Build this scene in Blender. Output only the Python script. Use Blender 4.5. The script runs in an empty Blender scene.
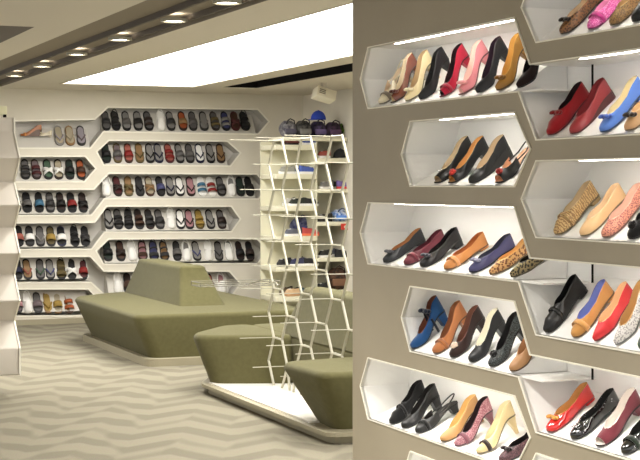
import bpy, bmesh, math, random
from mathutils import Vector, Matrix
from mathutils.geometry import tessellate_polygon
random.seed(7)
C = bpy.context.scene.collection
PI = math.pi

# ------------------------------------------------------------ camera geometry (room axes: +Y runs away along the partition)
F, HY, CH = 1520.0, 184.0, 1.6
NN = math.hypot(620.0, F); CA, SA = F/NN, 620.0/NN      # yaw of the camera about z
def ray(px, py):
    t = (px-320.0)/F; v = (HY-py)/F
    return Vector((CA*t+SA, -SA*t+CA, v))
def on_x(px, py, x0): r = ray(px, py); k = x0/r.x; return Vector((x0, r.y*k, CH+r.z*k))
def on_y(px, py, y0): r = ray(px, py); k = y0/r.y; return Vector((r.x*k, y0, CH+r.z*k))
def on_z(px, py, z0): r = ray(px, py); k = (z0-CH)/r.z; return Vector((r.x*k, r.y*k, z0))

# ------------------------------------------------------------ materials
def lin(c):
    return tuple(((v/255.0)/12.92 if v/255.0 <= 0.04045 else ((v/255.0+0.055)/1.055)**2.4) for v in c)
MATS = {}
def mat(name, rgb, rough=0.5, spec=0.5, metal=0.0, kind=None, rgb2=None, scale=60.0, bump=0.0, coat=0.0, sheen=0.0):
    key = (name, tuple(rgb))
    if key in MATS: return MATS[key]
    m = bpy.data.materials.new(name); m.use_nodes = True; nt = m.node_tree; N = nt.nodes; Lk = nt.links
    b = N['Principled BSDF']; c1 = lin(rgb)+(1,)
    b.inputs['Base Color'].default_value = c1; b.inputs['Roughness'].default_value = rough
    b.inputs['Metallic'].default_value = metal; b.inputs['Specular IOR Level'].default_value = spec
    if coat: b.inputs['Coat Weight'].default_value = coat; b.inputs['Coat Roughness'].default_value = 0.08
    if sheen: b.inputs['Sheen Weight'].default_value = sheen
    tc = N.new('ShaderNodeTexCoord')
    if kind:
        c2 = lin(rgb2 or [v*0.85 for v in rgb])+(1,)
        ramp = N.new('ShaderNodeValToRGB'); ramp.color_ramp.elements[0].color = c1; ramp.color_ramp.elements[1].color = c2
        if kind == 'noise':
            t = N.new('ShaderNodeTexNoise'); t.inputs['Scale'].default_value = scale; t.inputs['Detail'].default_value = 4
            ramp.color_ramp.elements[0].position = .35; ramp.color_ramp.elements[1].position = .65; out = t.outputs['Fac']
        elif kind == 'leopard':
            t = N.new('ShaderNodeTexVoronoi'); t.inputs['Scale'].default_value = scale
            ramp.color_ramp.elements[0].position = .42; ramp.color_ramp.elements[1].position = .5
            ramp.color_ramp.elements[0].color, ramp.color_ramp.elements[1].color = c2, c1; out = t.outputs['Distance']
        elif kind == 'check':
            t = N.new('ShaderNodeTexWave'); t.inputs['Scale'].default_value = scale; t.inputs['Distortion'].default_value = 6
            t.inputs['Detail Scale'].default_value = 3; out = t.outputs['Fac']
            ramp.color_ramp.elements[0].position = .35; ramp.color_ramp.elements[1].position = .6
        elif kind == 'stripe':
            t = N.new('ShaderNodeTexWave'); t.inputs['Scale'].default_value = scale; out = t.outputs['Fac']
            t.bands_direction = 'Y'
            ramp.color_ramp.elements[0].position = .45; ramp.color_ramp.elements[1].position = .55
        Lk.new(tc.outputs['Object'], t.inputs['Vector']); Lk.new(out, ramp.inputs['Fac']); Lk.new(ramp.outputs['Color'], b.inputs['Base Color'])
    if bump:
        n = N.new('ShaderNodeTexNoise'); n.inputs['Scale'].default_value = 300; n.inputs['Detail'].default_value = 3
        bp = N.new('ShaderNodeBump'); bp.inputs['Strength'].default_value = bump; bp.inputs['Distance'].default_value = .004
        Lk.new(tc.outputs['Object'], n.inputs['Vector']); Lk.new(n.outputs['Fac'], bp.inputs['Height']); Lk.new(bp.outputs['Normal'], b.inputs['Normal'])
    MATS[key] = m; return m
def emis(name, rgb, s):
    m = bpy.data.materials.new(name); m.use_nodes = True; nt = m.node_tree
    b = nt.nodes['Principled BSDF']; b.inputs['Base Color'].default_value = (.8,.8,.8,1)
    b.inputs['Emission Color'].default_value = lin(rgb)+(1,); b.inputs['Emission Strength'].default_value = s
    return m

# ------------------------------------------------------------ object helpers
def obj(name, bm, m, parent=None, smooth=False, bevel=0, seg=2):
    me = bpy.data.meshes.new(name)
    bmesh.ops.remove_doubles(bm, verts=bm.verts, dist=1e-6)
    bmesh.ops.recalc_face_normals(bm, faces=bm.faces); bm.to_mesh(me); bm.free()
    if isinstance(m, (list, tuple)):
        for q in m: me.materials.append(q)
    else: me.materials.append(m)
    if smooth:
        for p in me.polygons: p.use_smooth = True
    o = bpy.data.objects.new(name, me); C.objects.link(o)
    if parent: o.parent = parent
    if bevel:
        md = o.modifiers.new('bevel', 'BEVEL'); md.width = bevel; md.segments = seg; md.limit_method = 'ANGLE'
        for p in me.polygons: p.use_smooth = True
    return o
def tag(o, label, cat, group=None, kind=None):
    if label: o['label'] = label
    if cat: o['category'] = cat
    if group: o['group'] = group
    if kind: o['kind'] = kind
    return o
def struct(o): o['kind'] = 'structure'; return o
def thing(name, label, cat, loc=(0,0,0), rot=(0,0,0), group=None):
    o = bpy.data.objects.new(name, None); C.objects.link(o); o.location = loc; o.rotation_euler = rot
    o.empty_display_size = .05
    return tag(o, label, cat, group)
def BM(): return bmesh.new()
def box(bm, x0, x1, y0, y1, z0, z1):
    v = [bm.verts.new(p) for p in ((x0,y0,z0),(x1,y0,z0),(x1,y1,z0),(x0,y1,z0),(x0,y0,z1),(x1,y0,z1),(x1,y1,z1),(x0,y1,z1))]
    for f in ((0,3,2,1),(4,5,6,7),(0,1,5,4),(1,2,6,5),(2,3,7,6),(3,0,4,7)): bm.faces.new([v[i] for i in f])
def tube(bm, pts, r, n=8):
    pts = [Vector(p) for p in pts]; rings = []
    for i, p in enumerate(pts):
        d = (pts[min(i+1,len(pts)-1)]-pts[max(i-1,0)]).normalized()
        a = d.orthogonal().normalized() if abs(d.z) > .99 else d.cross(Vector((0,0,1))).normalized()
        b = d.cross(a)
        rr = r[i] if isinstance(r, (list,tuple)) else r
        rings.append([bm.verts.new(p+(a*math.cos(2*PI*k/n)+b*math.sin(2*PI*k/n))*rr) for k in range(n)])
    for A, B in zip(rings, rings[1:]):
        for k in range(n): bm.faces.new((A[k],A[(k+1)%n],B[(k+1)%n],B[k]))
    bm.faces.new(rings[0][::-1]); bm.faces.new(rings[-1])
def ball(bm, c, r, u=12, v=8, M=None):
    mt = Matrix.Translation(c) @ (M or Matrix()) @ Matrix.Diagonal((r[0],r[1],r[2],1))
    bmesh.ops.create_uvsphere(bm, u_segments=u, v_segments=v, radius=1, matrix=mt)
def loft(bm, polys, cap=True):
    rings = [[bm.verts.new(p) for p in poly] for poly in polys]; n = len(rings[0])
    for A, B in zip(rings, rings[1:]):
        for k in range(n): bm.faces.new((A[k],A[(k+1)%n],B[(k+1)%n],B[k]))
    if cap: bm.faces.new(rings[0][::-1]); bm.faces.new(rings[-1])
    return rings
def lerp(tab, s):
    if s <= tab[0][0]: return tab[0][1]
    for (a, va), (b, vb) in zip(tab, tab[1:]):
        if s <= b:
            return va+(vb-va)*(s-a)/(b-a)
    return tab[-1][1]
def sm(t): t = max(0, min(1, t)); return t*t*(3-2*t)

# ------------------------------------------------------------ setting materials
M_wall = mat('cream_wall_paint', (226,220,206), .75, .3, kind='noise', rgb2=(222,216,201), scale=3)
M_part = mat('taupe_partition_laminate', (158,148,128), .42, .4, kind='noise', rgb2=(152,142,122), scale=2)
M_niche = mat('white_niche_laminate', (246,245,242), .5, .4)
M_niche_shade = mat('shade_grey_niche_laminate', (206,202,194), .5, .4)  # back-wall niche laminate, greyed so its colour carries the interior shade
M_frame = mat('white_niche_edge', (240,236,222), .45, .4)
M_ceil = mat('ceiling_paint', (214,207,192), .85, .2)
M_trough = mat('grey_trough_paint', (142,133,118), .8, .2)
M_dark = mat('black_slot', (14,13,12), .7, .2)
M_green = mat('olive_fabric', (100,96,65), .95, .1, kind='noise', rgb2=(95,91,61), scale=30, bump=.35, sheen=.1)
M_plinth = mat('beige_plinth', (160,152,128), .6, .4)
M_white = mat('white_lacquer', (236,231,222), .35, .5)
M_metal = mat('cream_painted_steel', (186,182,163), .35, .5)
M_chrome = mat('pale_steel_rod', (168,164,146), .4, .5, metal=.3)
M_gond = mat('white_stand_laminate', (200,192,180), .5, .4)

# carpet
def carpet():
    m = bpy.data.materials.new('patterned_carpet'); m.use_nodes = True; nt = m.node_tree; N = nt.nodes; L = nt.links
    b = N['Principled BSDF']; b.inputs['Roughness'].default_value = .95; b.inputs['Specular IOR Level'].default_value = .1
    tc = N.new('ShaderNodeTexCoord'); mp = N.new('ShaderNodeMapping'); mp.inputs['Rotation'].default_value[2] = math.radians(22)
    L.new(tc.outputs['Object'], mp.inputs['Vector'])
    nz = N.new('ShaderNodeTexNoise'); nz.inputs['Scale'].default_value = 1.6; nz.inputs['Detail'].default_value = 1
    L.new(mp.outputs['Vector'], nz.inputs['Vector'])
    sx = N.new('ShaderNodeSeparateXYZ'); L.new(mp.outputs['Vector'], sx.inputs['Vector'])
    def M(op, a, c=None, v=None):
        n = N.new('ShaderNodeMath'); n.operation = op
        if hasattr(a, 'links'): L.new(a, n.inputs[0])
        else: n.inputs[0].default_value = a
        if c is not None:
            if hasattr(c, 'links'): L.new(c, n.inputs[1])
            else: n.inputs[1].default_value = c
        return n.outputs[0]
    X = sx.outputs['X']; Y = sx.outputs['Y']; nf = M('MULTIPLY', nz.outputs['Fac'], .10)
    tri = M('PINGPONG', M('ADD', X, M('ADD', nf, 20.0)), .30)
    tri2 = M('PINGPONG', M('ADD', M('MULTIPLY', X, .62), 11.1), .27)
    pa = M('ADD', M('MULTIPLY', tri, 1.15), M('ADD', Y, nf))
    pb = M('ADD', M('MULTIPLY', tri2, -1.5), M('MULTIPLY', Y, .8))
    wa = M('SINE', M('MULTIPLY', pa, 2*PI/.42)); wb = M('SINE', M('MULTIPLY', pb, 2*PI/.55))
    w = M('ADD', M('MULTIPLY', wa, .65), M('MULTIPLY', wb, .5))
    ramp = N.new('ShaderNodeValToRGB'); e = ramp.color_ramp.elements
    e[0].position = .30; e[0].color = lin((129,123,107))+(1,); e[1].position = .62; e[1].color = lin((146,140,122))+(1,)
    L.new(M('ADD', M('MULTIPLY', w, .5), .5), ramp.inputs['Fac'])
    fine = N.new('ShaderNodeTexNoise'); fine.inputs['Scale'].default_value = 90
    L.new(tc.outputs['Object'], fine.inputs['Vector'])
    mx = N.new('ShaderNodeMixRGB'); mx.blend_type = 'MULTIPLY'; mx.inputs['Fac'].default_value = .25
    L.new(ramp.outputs['Color'], mx.inputs['Color1']); L.new(fine.outputs['Color'], mx.inputs['Color2'])
    L.new(mx.outputs['Color'], b.inputs['Base Color'])
    bp = N.new('ShaderNodeBump'); bp.inputs['Strength'].default_value = .3; bp.inputs['Distance'].default_value = .005
    L.new(fine.outputs['Fac'], bp.inputs['Height']); L.new(bp.outputs['Normal'], b.inputs['Normal'])
    return m

# ------------------------------------------------------------ setting
XW, YE = 2.956, 6.825           # partition face, its far end
YB, XS, ZC = 17.28, 6.825, 2.68 # back wall, side wall, ceiling
bm = BM(); box(bm, -4, XS+.1, -2, YB+.6, -.1, 0); struct(obj('floor', bm, carpet()))

def panel(bm, loops, to3, mi=0):
    """flat face with holes"""
    lp = [[Vector((a, b, 0)) for a, b in l] for l in loops]
    flat = [p for l in loops for p in l]
    vs = [bm.verts.new(to3(a, b)) for a, b in flat]
    for t in tessellate_polygon(lp):
        try:
            f = bm.faces.new([vs[i] for i in t]); f.material_index = mi
        except ValueError: pass
def area2(l): return sum(a[0]*b[1]-b[0]*a[1] for a, b in zip(l, l[1:]+l[:1]))/2
def offset(l, d):
    s = 1 if area2(l) > 0 else -1; out = []
    n = len(l)
    for i in range(n):
        p0, p1, p2 = Vector(l[i-1]), Vector(l[i]), Vector(l[(i+1) % n])
        e1 = (p1-p0).normalized(); e2 = (p2-p1).normalized()
        n1 = Vector((e1.y, -e1.x))*s; n2 = Vector((e2.y, -e2.x))*s
        k = (n1+n2).normalized(); c = max(.35, k.dot(n1)); q = p1+k*(d/c); out.append((q.x, q.y))
    return out

def shelf_wall(name, outer, niches, to3, depth, m_face, m_in, fr, led=None, back=.4, ramp=None):
    """wall face with hexagonal openings; niches: list of (polygon, [(a0,a1,zbottom,slope)...])"""
    bm = BM(); panel(bm, [outer]+[n[0] for n in niches], lambda a, b: to3(a, b, 0))
    n = len(outer)
    A = [bm.verts.new(to3(a, b, 0)) for a, b in outer]; B = [bm.verts.new(to3(a, b, back)) for a, b in outer]
    for k in range(n): bm.faces.new((A[k], A[(k+1) % n], B[(k+1) % n], B[k]))
    bm.faces.new(B)
    w = struct(obj(name, bm, m_face))
    for poly, floors in niches:
        b = BM(); A = [b.verts.new(to3(a, z, 0)) for a, z in poly]; B = [b.verts.new(to3(a, z, depth)) for a, z in poly]
        for k in range(len(poly)): b.faces.new((A[k], A[(k+1) % len(poly)], B[(k+1) % len(poly)], B[k]))
        panel(b, [poly], lambda a, z: to3(a, z, depth))
        ni = struct(obj('niche', b, m_in, w))
        o2 = offset(poly, fr); b = BM(); m = len(poly)
        r = [[b.verts.new(to3(p[0], p[1], d)) for p in pl] for pl, d in ((poly, .012), (poly, -.006), (o2, -.006), (o2, .003))]
        for R0, R1 in zip(r, r[1:]):
            for k in range(m): b.faces.new((R0[k], R0[(k+1) % m], R1[(k+1) % m], R1[k]))
        struct(obj('niche_frame', b, M_frame, w))
        for fl in floors:
            a0, a1, z0, sl = fl[:4]
            b = BM(); h = depth*.96*math.tan(sl) if math.tan(sl)*depth < .24 else .24; run = h/math.tan(sl)
            pr = [(0.004, z0+.002), (run, z0+h), (depth-.002, z0+h), (depth-.002, z0+.002)]
            loft(b, [[to3(a0, z, d) for d, z in pr], [to3(a1, z, d) for d, z in pr]])
            struct(obj('niche_ramp', b, m_in, w))
            if led:
                a0, a1, zt = fl[4]
                b = BM(); loft(b, [[to3(q, z, d) for d, z in ((.018,zt-.0012),(.034,zt-.0012),(.034,zt-.0004),(.018,zt-.0004))] for q in (a0, a1)])
                struct(obj('light_strip', b, led, w))
    return w

# partition with the women's shoes ------------------------------------------------
def p3(a, z, d): return Vector((XW+d, a, z))
RZ = [1.963-.3705*k for k in range(7)]      # bottoms, far column
CZ = [2.143-.3718*k for k in range(7)]      # bottoms, near column
HN, SI = .286, .09
sW, sN, sR, sV = 6.63, 6.165, 5.225, 5.105      # corners: wide row far end, narrow row far end, near end, near vertex
cL, cV, cE = 5.055, 5.165, 3.2
D2 = math.radians
slR = [34, 29, 25, 32, 22, 30, 30]; slC = [38, 38, 36, 42, 30, 30, 30]
LED = emis('led_strip_glow', (255,248,238), 32.0)
niches = []
for k in range(6):
    b = RZ[k]; t = b+HN; far = sW if k % 2 == 0 else sN
    left = [(far, b), (far+SI, b+HN/2), (far, t)]
    fR = (far-.02, sR+.02, b, D2(slR[k]), (far-.25, sR+.01, t))
    if k in (0, 2, 3):
        jc = {0: 1, 2: 3, 3: 4}[k]; cb = CZ[jc]; ct = cb+HN
        poly = left+[(sR, t), (sV, ct), (cE, ct), (cE, cb), (cL, cb), (sR-.035, b)]
        fC = (cL-.02, cE+.02, cb, D2(slC[jc]), (cL-.27, cE+.05, ct))
        niches.append((poly, [fR, fC]))
    else:
        niches.append((left+[(sR, t), (sV, b+HN/2), (sR, b)], [fR]))
for k in (0, 2, 5):
    cb = CZ[k]; ct = cb+HN
    niches.append(([(cL, ct), (cE, ct), (cE, cb), (cL, cb), (cV, cb+HN/2)], [(cL-.02, cE+.02, cb, D2(slC[k]), (cL-.27, cE+.05, ct))]))
shelf_wall('wall_partition', [(YE, 0), (YE, 2.67), (2.6, 2.67), (2.6, 0)], niches, p3, .25, M_part, M_niche, .0055, led=LED, back=.32)
# ledge that carries on behind where a far row opens into the near column, with its upright divider
for k, cb in ((0, CZ[1]), (2, CZ[3]), (3, CZ[4])):
    b = RZ[k]
    bm = BM(); box(bm, XW+.01, XW+.245, 5.03, sR-.03, b-.006, b); struct(obj('niche_shelf', bm, M_niche, bpy.data.objects['wall_partition']))
    bm = BM(); box(bm, XW+.20, XW+.207, 4.985, 4.99, b, b+.10); struct(obj('shelf_divider', bm, M_dark, bpy.data.objects['wall_partition']))

# back wall ------------------------------------------------------------------
def b2(px, py): v = on_y(px, py, YB); return (v.x, v.z)
def q3(a, z, d): return Vector((a, YB+d, z))
xl = 1.6
def zb(px, py): return b2(px, py)[1]
def P(*pts): return [b2(x, y) for x, y in pts]
SL = math.radians(57)
def fl(x0, x1, y): a = b2(x0, y); c = b2(x1, y); return (a[0], c[0], a[1], SL)
XL = -60
bn = [
 (P((XL,123),(95,120),(108,108),(257.5,110),(268,121.5),(258,133.5),(103,131),(90,147.5),(XL,147.5)), [fl(XL,90,147.5), fl(105,256,132.5)]),
 (P((109,141),(227,141.8),(239.5,153),(230,165.3),(104,164.3),(97.5,152)), [fl(106,228,165)]),
 (P((XL,157),(85,157),(95,168.5),(84,181),(XL,181.5)), [fl(XL,83,181.5)]),
 (P((XL,190.5),(94,190),(109,174),(256.5,174.7),(267,187.5),(258,198.3),(104,198),(91,214.5),(XL,215)), [fl(XL,89,214.7), fl(106,256,198.2)]),
 (P((XL,224),(95,223),(107,206.8),(231,207),(239.5,219),(231,231),(104,231.5),(91,248.5),(XL,249)), [fl(XL,89,248.7), fl(106,229,231.2)]),
 (P((109,239.6),(256,239),(267,251),(257,262.8),(103.5,263.6),(97,251)), [fl(105,255,263.2)]),
 (P((XL,258),(90,257),(104,272),(229,271.8),(239.5,283.5),(231,295.5),(107,296),(91,281.5),(XL,282.3)), [fl(XL,89,281.9), fl(109,229,295.7)]),
 (P((XL,290),(88,289.5),(100,302),(90,315),(XL,316)), [fl(XL,88,315.5)]),
]
x0w = b2(XL-40, 100)[0]
shelf_wall('wall_back', [(x0w, 0), (x0w, ZC), (XS+.1, ZC), (XS+.1, 0)], bn, q3, .22, M_wall, M_niche_shade, .018, back=.3)
bm = BM(); box(bm, x0w, 5.4, YB-.06, YB, 0, b2(50,317)[1]-.02); struct(obj('baseboard_back', bm, M_plinth))
# side wall beyond the partition
bm = BM(); box(bm, XS, XS+.1, 9, YB, 0, ZC); struct(obj('wall_side', bm, M_wall))

# ceiling ---------------------------------------------------------------------
TR = (2.43, 3.09); PNL = (3.58, 5.08, 5.5, 16.15); SLT = (5.40, 5.80, 8.0, 16.1); RC = (.9, 2.13, 10.42, 14.5)
def c3(a, b): return Vector((a, b, ZC))
def rect(x0, x1, y0, y1): return [(x0,y0),(x1,y0),(x1,y1),(x0,y1)]
holes = [rect(TR[0],TR[1],2.0,16.9), rect(*PNL), rect(*SLT), rect(*RC)]
bm = BM(); panel(bm, [rect(-4, XS+.1, 1.0, YB+.3)]+holes, c3)
ce = struct(obj('ceiling', bm, M_ceil))
def recess(nm, r, h, m, parent):
    b = BM(); A = [b.verts.new((x,y,ZC)) for x,y in r]; B = [b.verts.new((x,y,ZC+h)) for x,y in r]
    for k in range(4): b.faces.new((A[k],A[(k+1)%4],B[(k+1)%4],B[k]))
    b.faces.new(B); return struct(obj(nm, b, m, parent))
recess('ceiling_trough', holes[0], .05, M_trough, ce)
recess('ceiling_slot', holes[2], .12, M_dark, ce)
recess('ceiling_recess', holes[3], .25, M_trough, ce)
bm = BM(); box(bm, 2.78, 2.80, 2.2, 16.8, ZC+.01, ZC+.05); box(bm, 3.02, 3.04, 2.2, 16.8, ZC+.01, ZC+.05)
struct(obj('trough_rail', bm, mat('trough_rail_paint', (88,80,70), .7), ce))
# luminous ceiling panel
t = thing('ceiling_light_panel', 'large glowing white rectangular light panel set flush in the ceiling', 'ceiling light', (4.33, 10.8, ZC))
bm = BM(); box(bm, PNL[0]-4.33+.005, PNL[1]-4.33-.005, PNL[2]-10.8+.005, PNL[3]-10.8-.005, .01, .03)
obj('diffuser', bm, emis('panel_glow', (255,252,246), 7.0), t)
bm = BM(); fw = .02
for r in ((PNL[0],PNL[0]+fw,PNL[2],PNL[3]),(PNL[1]-fw,PNL[1],PNL[2],PNL[3]),(PNL[0],PNL[1],PNL[2],PNL[2]+fw),(PNL[0],PNL[1],PNL[3]-fw,PNL[3])):
    box(bm, r[0]-4.33, r[1]-4.33, r[2]-10.8, r[3]-10.8, -.004, .01)
obj('panel_frame', bm, M_ceil, t)
# downlights in the trough
GL = emis('spot_glow', (255,244,226), 9)
dl = [('largest, cut by the top picture edge', 8.6), ('second from the top picture edge', 9.7), ('third from the top picture edge', 11.1), ('fourth from the top picture edge', 12.5), ('next to the smallest one', 13.9), ('smallest, nearest the sandal wall', 15.2)]
for i, (w, y) in enumerate(dl):
    t = thing('recessed_spotlight', 'round spotlight in the grey ceiling trough, '+w, 'spotlight', (2.91, y, ZC+.015), group='spotlights in the ceiling trough')
    b = BM(); n = 20
    rings = [[Vector((math.cos(2*PI*k/n)*r, math.sin(2*PI*k/n)*r, z)) for k in range(n)] for r, z in ((.088,0),(.088,-.02),(.072,-.02),(.066,0))]
    loft(b, rings+[rings[0]], cap=False); obj('spotlight_rim', b, M_chrome, t, smooth=False)
    b = BM(); loft(b, [[Vector((math.cos(2*PI*k/n)*.066, math.sin(2*PI*k/n)*.066, z)) for k in range(n)] for z in (-.012,-.004)]); obj('lamp_lens', b, GL, t)
    L = bpy.data.lights.new('spot', 'SPOT'); L.energy = 60; L.spot_size = math.radians(95); L.spot_blend = .8; L.color = (1,.97,.92); L.shadow_soft_size = .06
    lo = bpy.data.objects.new('spot_lamp', L); C.objects.link(lo); lo.parent = t; lo.location = (0,0,-.04)

# ------------------------------------------------------------ shoes
WP = {'round': [(0,0),(.012,.30),(.04,.55),(.09,.78),(.17,.94),(.28,1),(.40,.93),(.55,.76),(.70,.68),(.85,.69),(.93,.62),(.975,.42),(1,0)],
      'point': [(0,0),(.012,.13),(.04,.26),(.10,.50),(.20,.84),(.30,1),(.42,.90),(.55,.72),(.70,.62),(.85,.62),(.93,.56),(.975,.38),(1,0)],
      'square': [(0,0),(.008,.42),(.025,.62),(.08,.82),(.17,.95),(.28,1),(.40,.93),(.55,.76),(.70,.68),(.85,.69),(.93,.62),(.975,.42),(1,0)],
      'foot': [(0,0),(.012,.40),(.04,.66),(.10,.88),(.2,1),(.32,.98),(.5,.84),(.65,.78),(.8,.80),(.9,.72),(.965,.46),(1,0)]}
SS = [0,.006,.015,.03,.05,.08,.12,.16,.20,.24,.27,.30,.33,.36,.40,.45,.5,.56,.62,.68,.74,.8,.85,.89,.925,.955,.975,.988,.996,1.0]
def shoe_parts(root, mats, L=.245, W=.071, heel=.015, toe='round', s0=.27, vamp=.036, counter=.055, side=.036,
               peep=False, sling=False, wedge=False, sole=.005, hw=1.0, heel_taper=.6, heel_len=.24, half_back=False):
    """mats: upper, lining, sole, heel.  toe at x=0, heel at x=L, rests on z=0"""
    wp = WP[toe]; H = max(0, heel-sole)
    def w(s): return lerp(wp, s)*W/2
    def zb_(s): return sole+H*sm((s-.22)/.62)+.006*max(0, 1-s/.10)**2
    def o_(s):
        if s <= s0: return 0.0
        return w(s)*.86*math.sqrt(min(1, (s-s0)/.13))
    hct = [(0,.012),(.03,.020),(.08,.027),(.16,vamp*.88),(s0,vamp),(s0+.12,side),(.62,side*.95),(.8,counter*.88),(.92,counter),(1,counter)]
    K = 6
    def grid(bm, inset, s_list, zoff=0, close=False):
        rows = []
        for s in s_list:
            row = []
            ww = max(0, w(s)-inset); oo = max(0, min(o_(s)-inset, ww)); hc = lerp(hct, s)
            if o_(s) == 0: hc = max(.003, hc-inset)
            for sg in (1, -1):
                half = []
                for k in range(K+1):
                    a = PI/2*k/K
                    half.append((s*L*(1-0) , sg*(oo+(ww-oo)*math.cos(a)), zb_(s)+zoff+hc*math.sin(a)))
                row.append(half)
            rows.append(row)
        return rows
    def skin(bm, rows):
        for side_ in (0, 1):
            V = [[bm.verts.new(p) for p in r[side_]] for r in rows]
            for A, B in zip(V, V[1:]):
                for k in range(K): 
                    try: bm.faces.new((A[k],A[k+1],B[k+1],B[k]))
                    except ValueError: pass
    hi = .50 if sling else 1.01
    if half_back: hi = .62
    lo = .075 if peep else -1
    bm = BM(); skin(bm, grid(bm, 0, [s for s in SS if lo <= s <= hi]))
    up = obj('upper', bm, mats[0], root, smooth=True)
    bm = BM(); skin(bm, grid(bm, .0016, [s for s in SS if max(lo, .03) <= s <= hi and s < .999], .0005))
    V = [[bm.verts.new((s*L, sg*max(0, w(s)-.001), zb_(s)+.0015)) for sg in (1, .5, 0, -.5, -1)] for s in SS if .01 <= s < .999]
    V = [[bm.verts.new((s*L, q*max(0, w(s)-.001), zb_(s)+.0015)) for q in (1, .5, 0, -.5, -1)] for s in SS if .01 <= s < .999]
    for A, B in zip(V, V[1:]):
        for k in range(4): bm.faces.new((A[k],A[k+1],B[k+1],B[k]))
    bmesh.ops.delete(bm, geom=[v for v in bm.verts if not v.link_faces], context='VERTS')
    obj('lining', bm, mats[1], root, smooth=True)
    # sole slab
    bm = BM(); e = .0015
    for za, zbb in ((0, 1),):
        T = [[bm.verts.new((s*L, sg*(w(s)+e), zb_(s)+.001)) for sg in (1,-1)] for s in SS]
        Bq = [[bm.verts.new((s*L, sg*(w(s)+e), (zb_(s)-sole) if not wedge or s < .3 else 0)) for sg in (1,-1)] for s in SS]
        for i in range(len(SS)-1):
            bm.faces.new((T[i][0],T[i+1][0],T[i+1][1],T[i][1])); bm.faces.new((Bq[i][0],Bq[i][1],Bq[i+1][1],Bq[i+1][0]))
            bm.faces.new((T[i][0],Bq[i][0],Bq[i+1][0],T[i+1][0])); bm.faces.new((T[i][1],T[i+1][1],Bq[i+1][1],Bq[i][1]))
        bm.faces.new((T[0][0],T[0][1],Bq[0][1],Bq[0][0])); bm.faces.new((T[-1][0],Bq[-1][0],Bq[-1][1],T[-1][1]))
    obj('sole', bm, mats[2], root, smooth=False)
    # heel
    if not wedge and H > .003:
        ss = [s for s in SS if s >= 1-heel_len]; ss = [1-heel_len]+ss
        top = [(s, 1) for s in ss]+[(s, -1) for s in reversed(ss[:-1])]
        cx = (1-heel_len*.42)*L; polys = []
        for f in (0, .25, .6, 1):
            tp = 1-(1-heel_taper)*(1-(1-f)**1.8)
            poly = []
            for s, sg in top:
                x = s*L; y = sg*w(s); zt = zb_(s)-sole+.0005
                cx2 = cx+ .006*f
                poly.append(Vector((cx2+(x-cx2)*tp, y*tp*hw, zt*(1-f))))
            polys.append(poly)
        bm = BM(); loft(bm, polys); obj('heel', bm, mats[3], root, smooth=False)
    if sling:
        bm = BM(); pts = []
        z0 = zb_(.5)+.02
        for k in range(13):
            a = -PI/2+PI*k/12
            pts.append((L*(.62+.37*math.cos(a)) if abs(a) < PI/2-.01 else L*.47, math.sin(a)*W*.36, z0+.022*math.cos(a)+H*.45*max(0, math.cos(a))))
        tube(bm, pts, .003, 6); obj('heel_strap', bm, mats[0], up)
    top_z = lambda s: zb_(s)+lerp(hct, s)
    return up, top_z, w
def bow(up, m, x, z, s=1.0, tilt=.2):
    bm = BM()
    for sg in (1, -1):
        for k, (r1, dz) in enumerate(((.012, .004), (.010, -.002))):
            M = Matrix.Rotation(sg*(.35 if k == 0 else -.45), 4, 'Z')
            ball(bm, (x+(.003 if k else -.003)*s, sg*.012*s, z+dz*s), (.0075*s, r1*s, .006*s), 10, 6, M)
    ball(bm, (x, 0, z+.003*s), (.005*s, .0045*s, .006*s), 8, 6)
    return obj('bow', bm, m, up, smooth=True)
def pompom(up, m, x, z):
    bm = BM(); ball(bm, (x, 0, z), (.016,.016,.014), 12, 8)
    for v in bm.verts: v.co += v.normal*random.uniform(-.002,.003)
    return obj('pompom', bm, m, up, smooth=False)
def band(up, m, x, z, w, h=.006, wd=.02, nm='strap'):
    """flat arch lying over the shoe at x"""
    bm = BM(); n = 12; R = []
    for k in range(n+1):
        a = PI*k/n; y = w*math.cos(a); zz = z*math.sin(a)**.7 if 0 < k < n else 0
        R.append([Vector((x-wd/2, y*1.04, zz+.0025+.0)), Vector((x+wd/2, y*1.04, zz+.0025))])
    V = [[bm.verts.new(p) for p in r] for r in R]
    for A, B in zip(V, V[1:]): bm.faces.new((A[0],A[1],B[1],B[0]))
    o = obj(nm, bm, m, up, smooth=True); md = o.modifiers.new('solid', 'SOLIDIFY'); md.thickness = .003; md.offset = 1
    return o
def buckle(up, m, x, z, s=1.0):
    bm = BM()
    for a, b in (((-.008,-.01),(.008,-.01)),((.008,-.01),(.008,.01)),((.008,.01),(-.008,.01)),((-.008,.01),(-.008,-.01))):
        tube(bm, [(x+a[0]*s, a[1]*s, z), (x+b[0]*s, b[1]*s, z)], .0016*s, 6)
    return obj('buckle', bm, m, up)
def gems(up, m, L, topz, w, s_a=.08, s_b=.95, n=34):
    bm = BM()
    for i in range(n):
        s = random.uniform(s_a, s_b); sg = random.choice((1,-1)); a = random.uniform(.2, 1.1)
        ball(bm, (s*L, sg*w(s)*math.cos(a)*1.0+(sg*w(s)*.75 if s > .4 else 0)*(1-math.cos(a)), topz(s)-(1-math.sin(a))*.03), (.0022,)*3, 6, 4)
    return obj('studs', bm, m, up)
def tongue(up, m, s0, L, z):
    bm = BM(); x = s0*L
    pts = [(-.012,.0,.016),(0,.008,.019),(.012,.010,.017),(.020,.010,.010)]
    V = [[bm.verts.new((x+a, q*c, z+b-abs(q)*.004)) for q in (1,.5,0,-.5,-1)] for a, b, c in pts]
    for A, B in zip(V, V[1:]):
        for k in range(4): bm.faces.new((A[k],A[k+1],B[k+1],B[k]))
    o = obj('tongue', bm, m, up, smooth=True); md = o.modifiers.new('solid', 'SOLIDIFY'); md.thickness = .003
    return o

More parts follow.
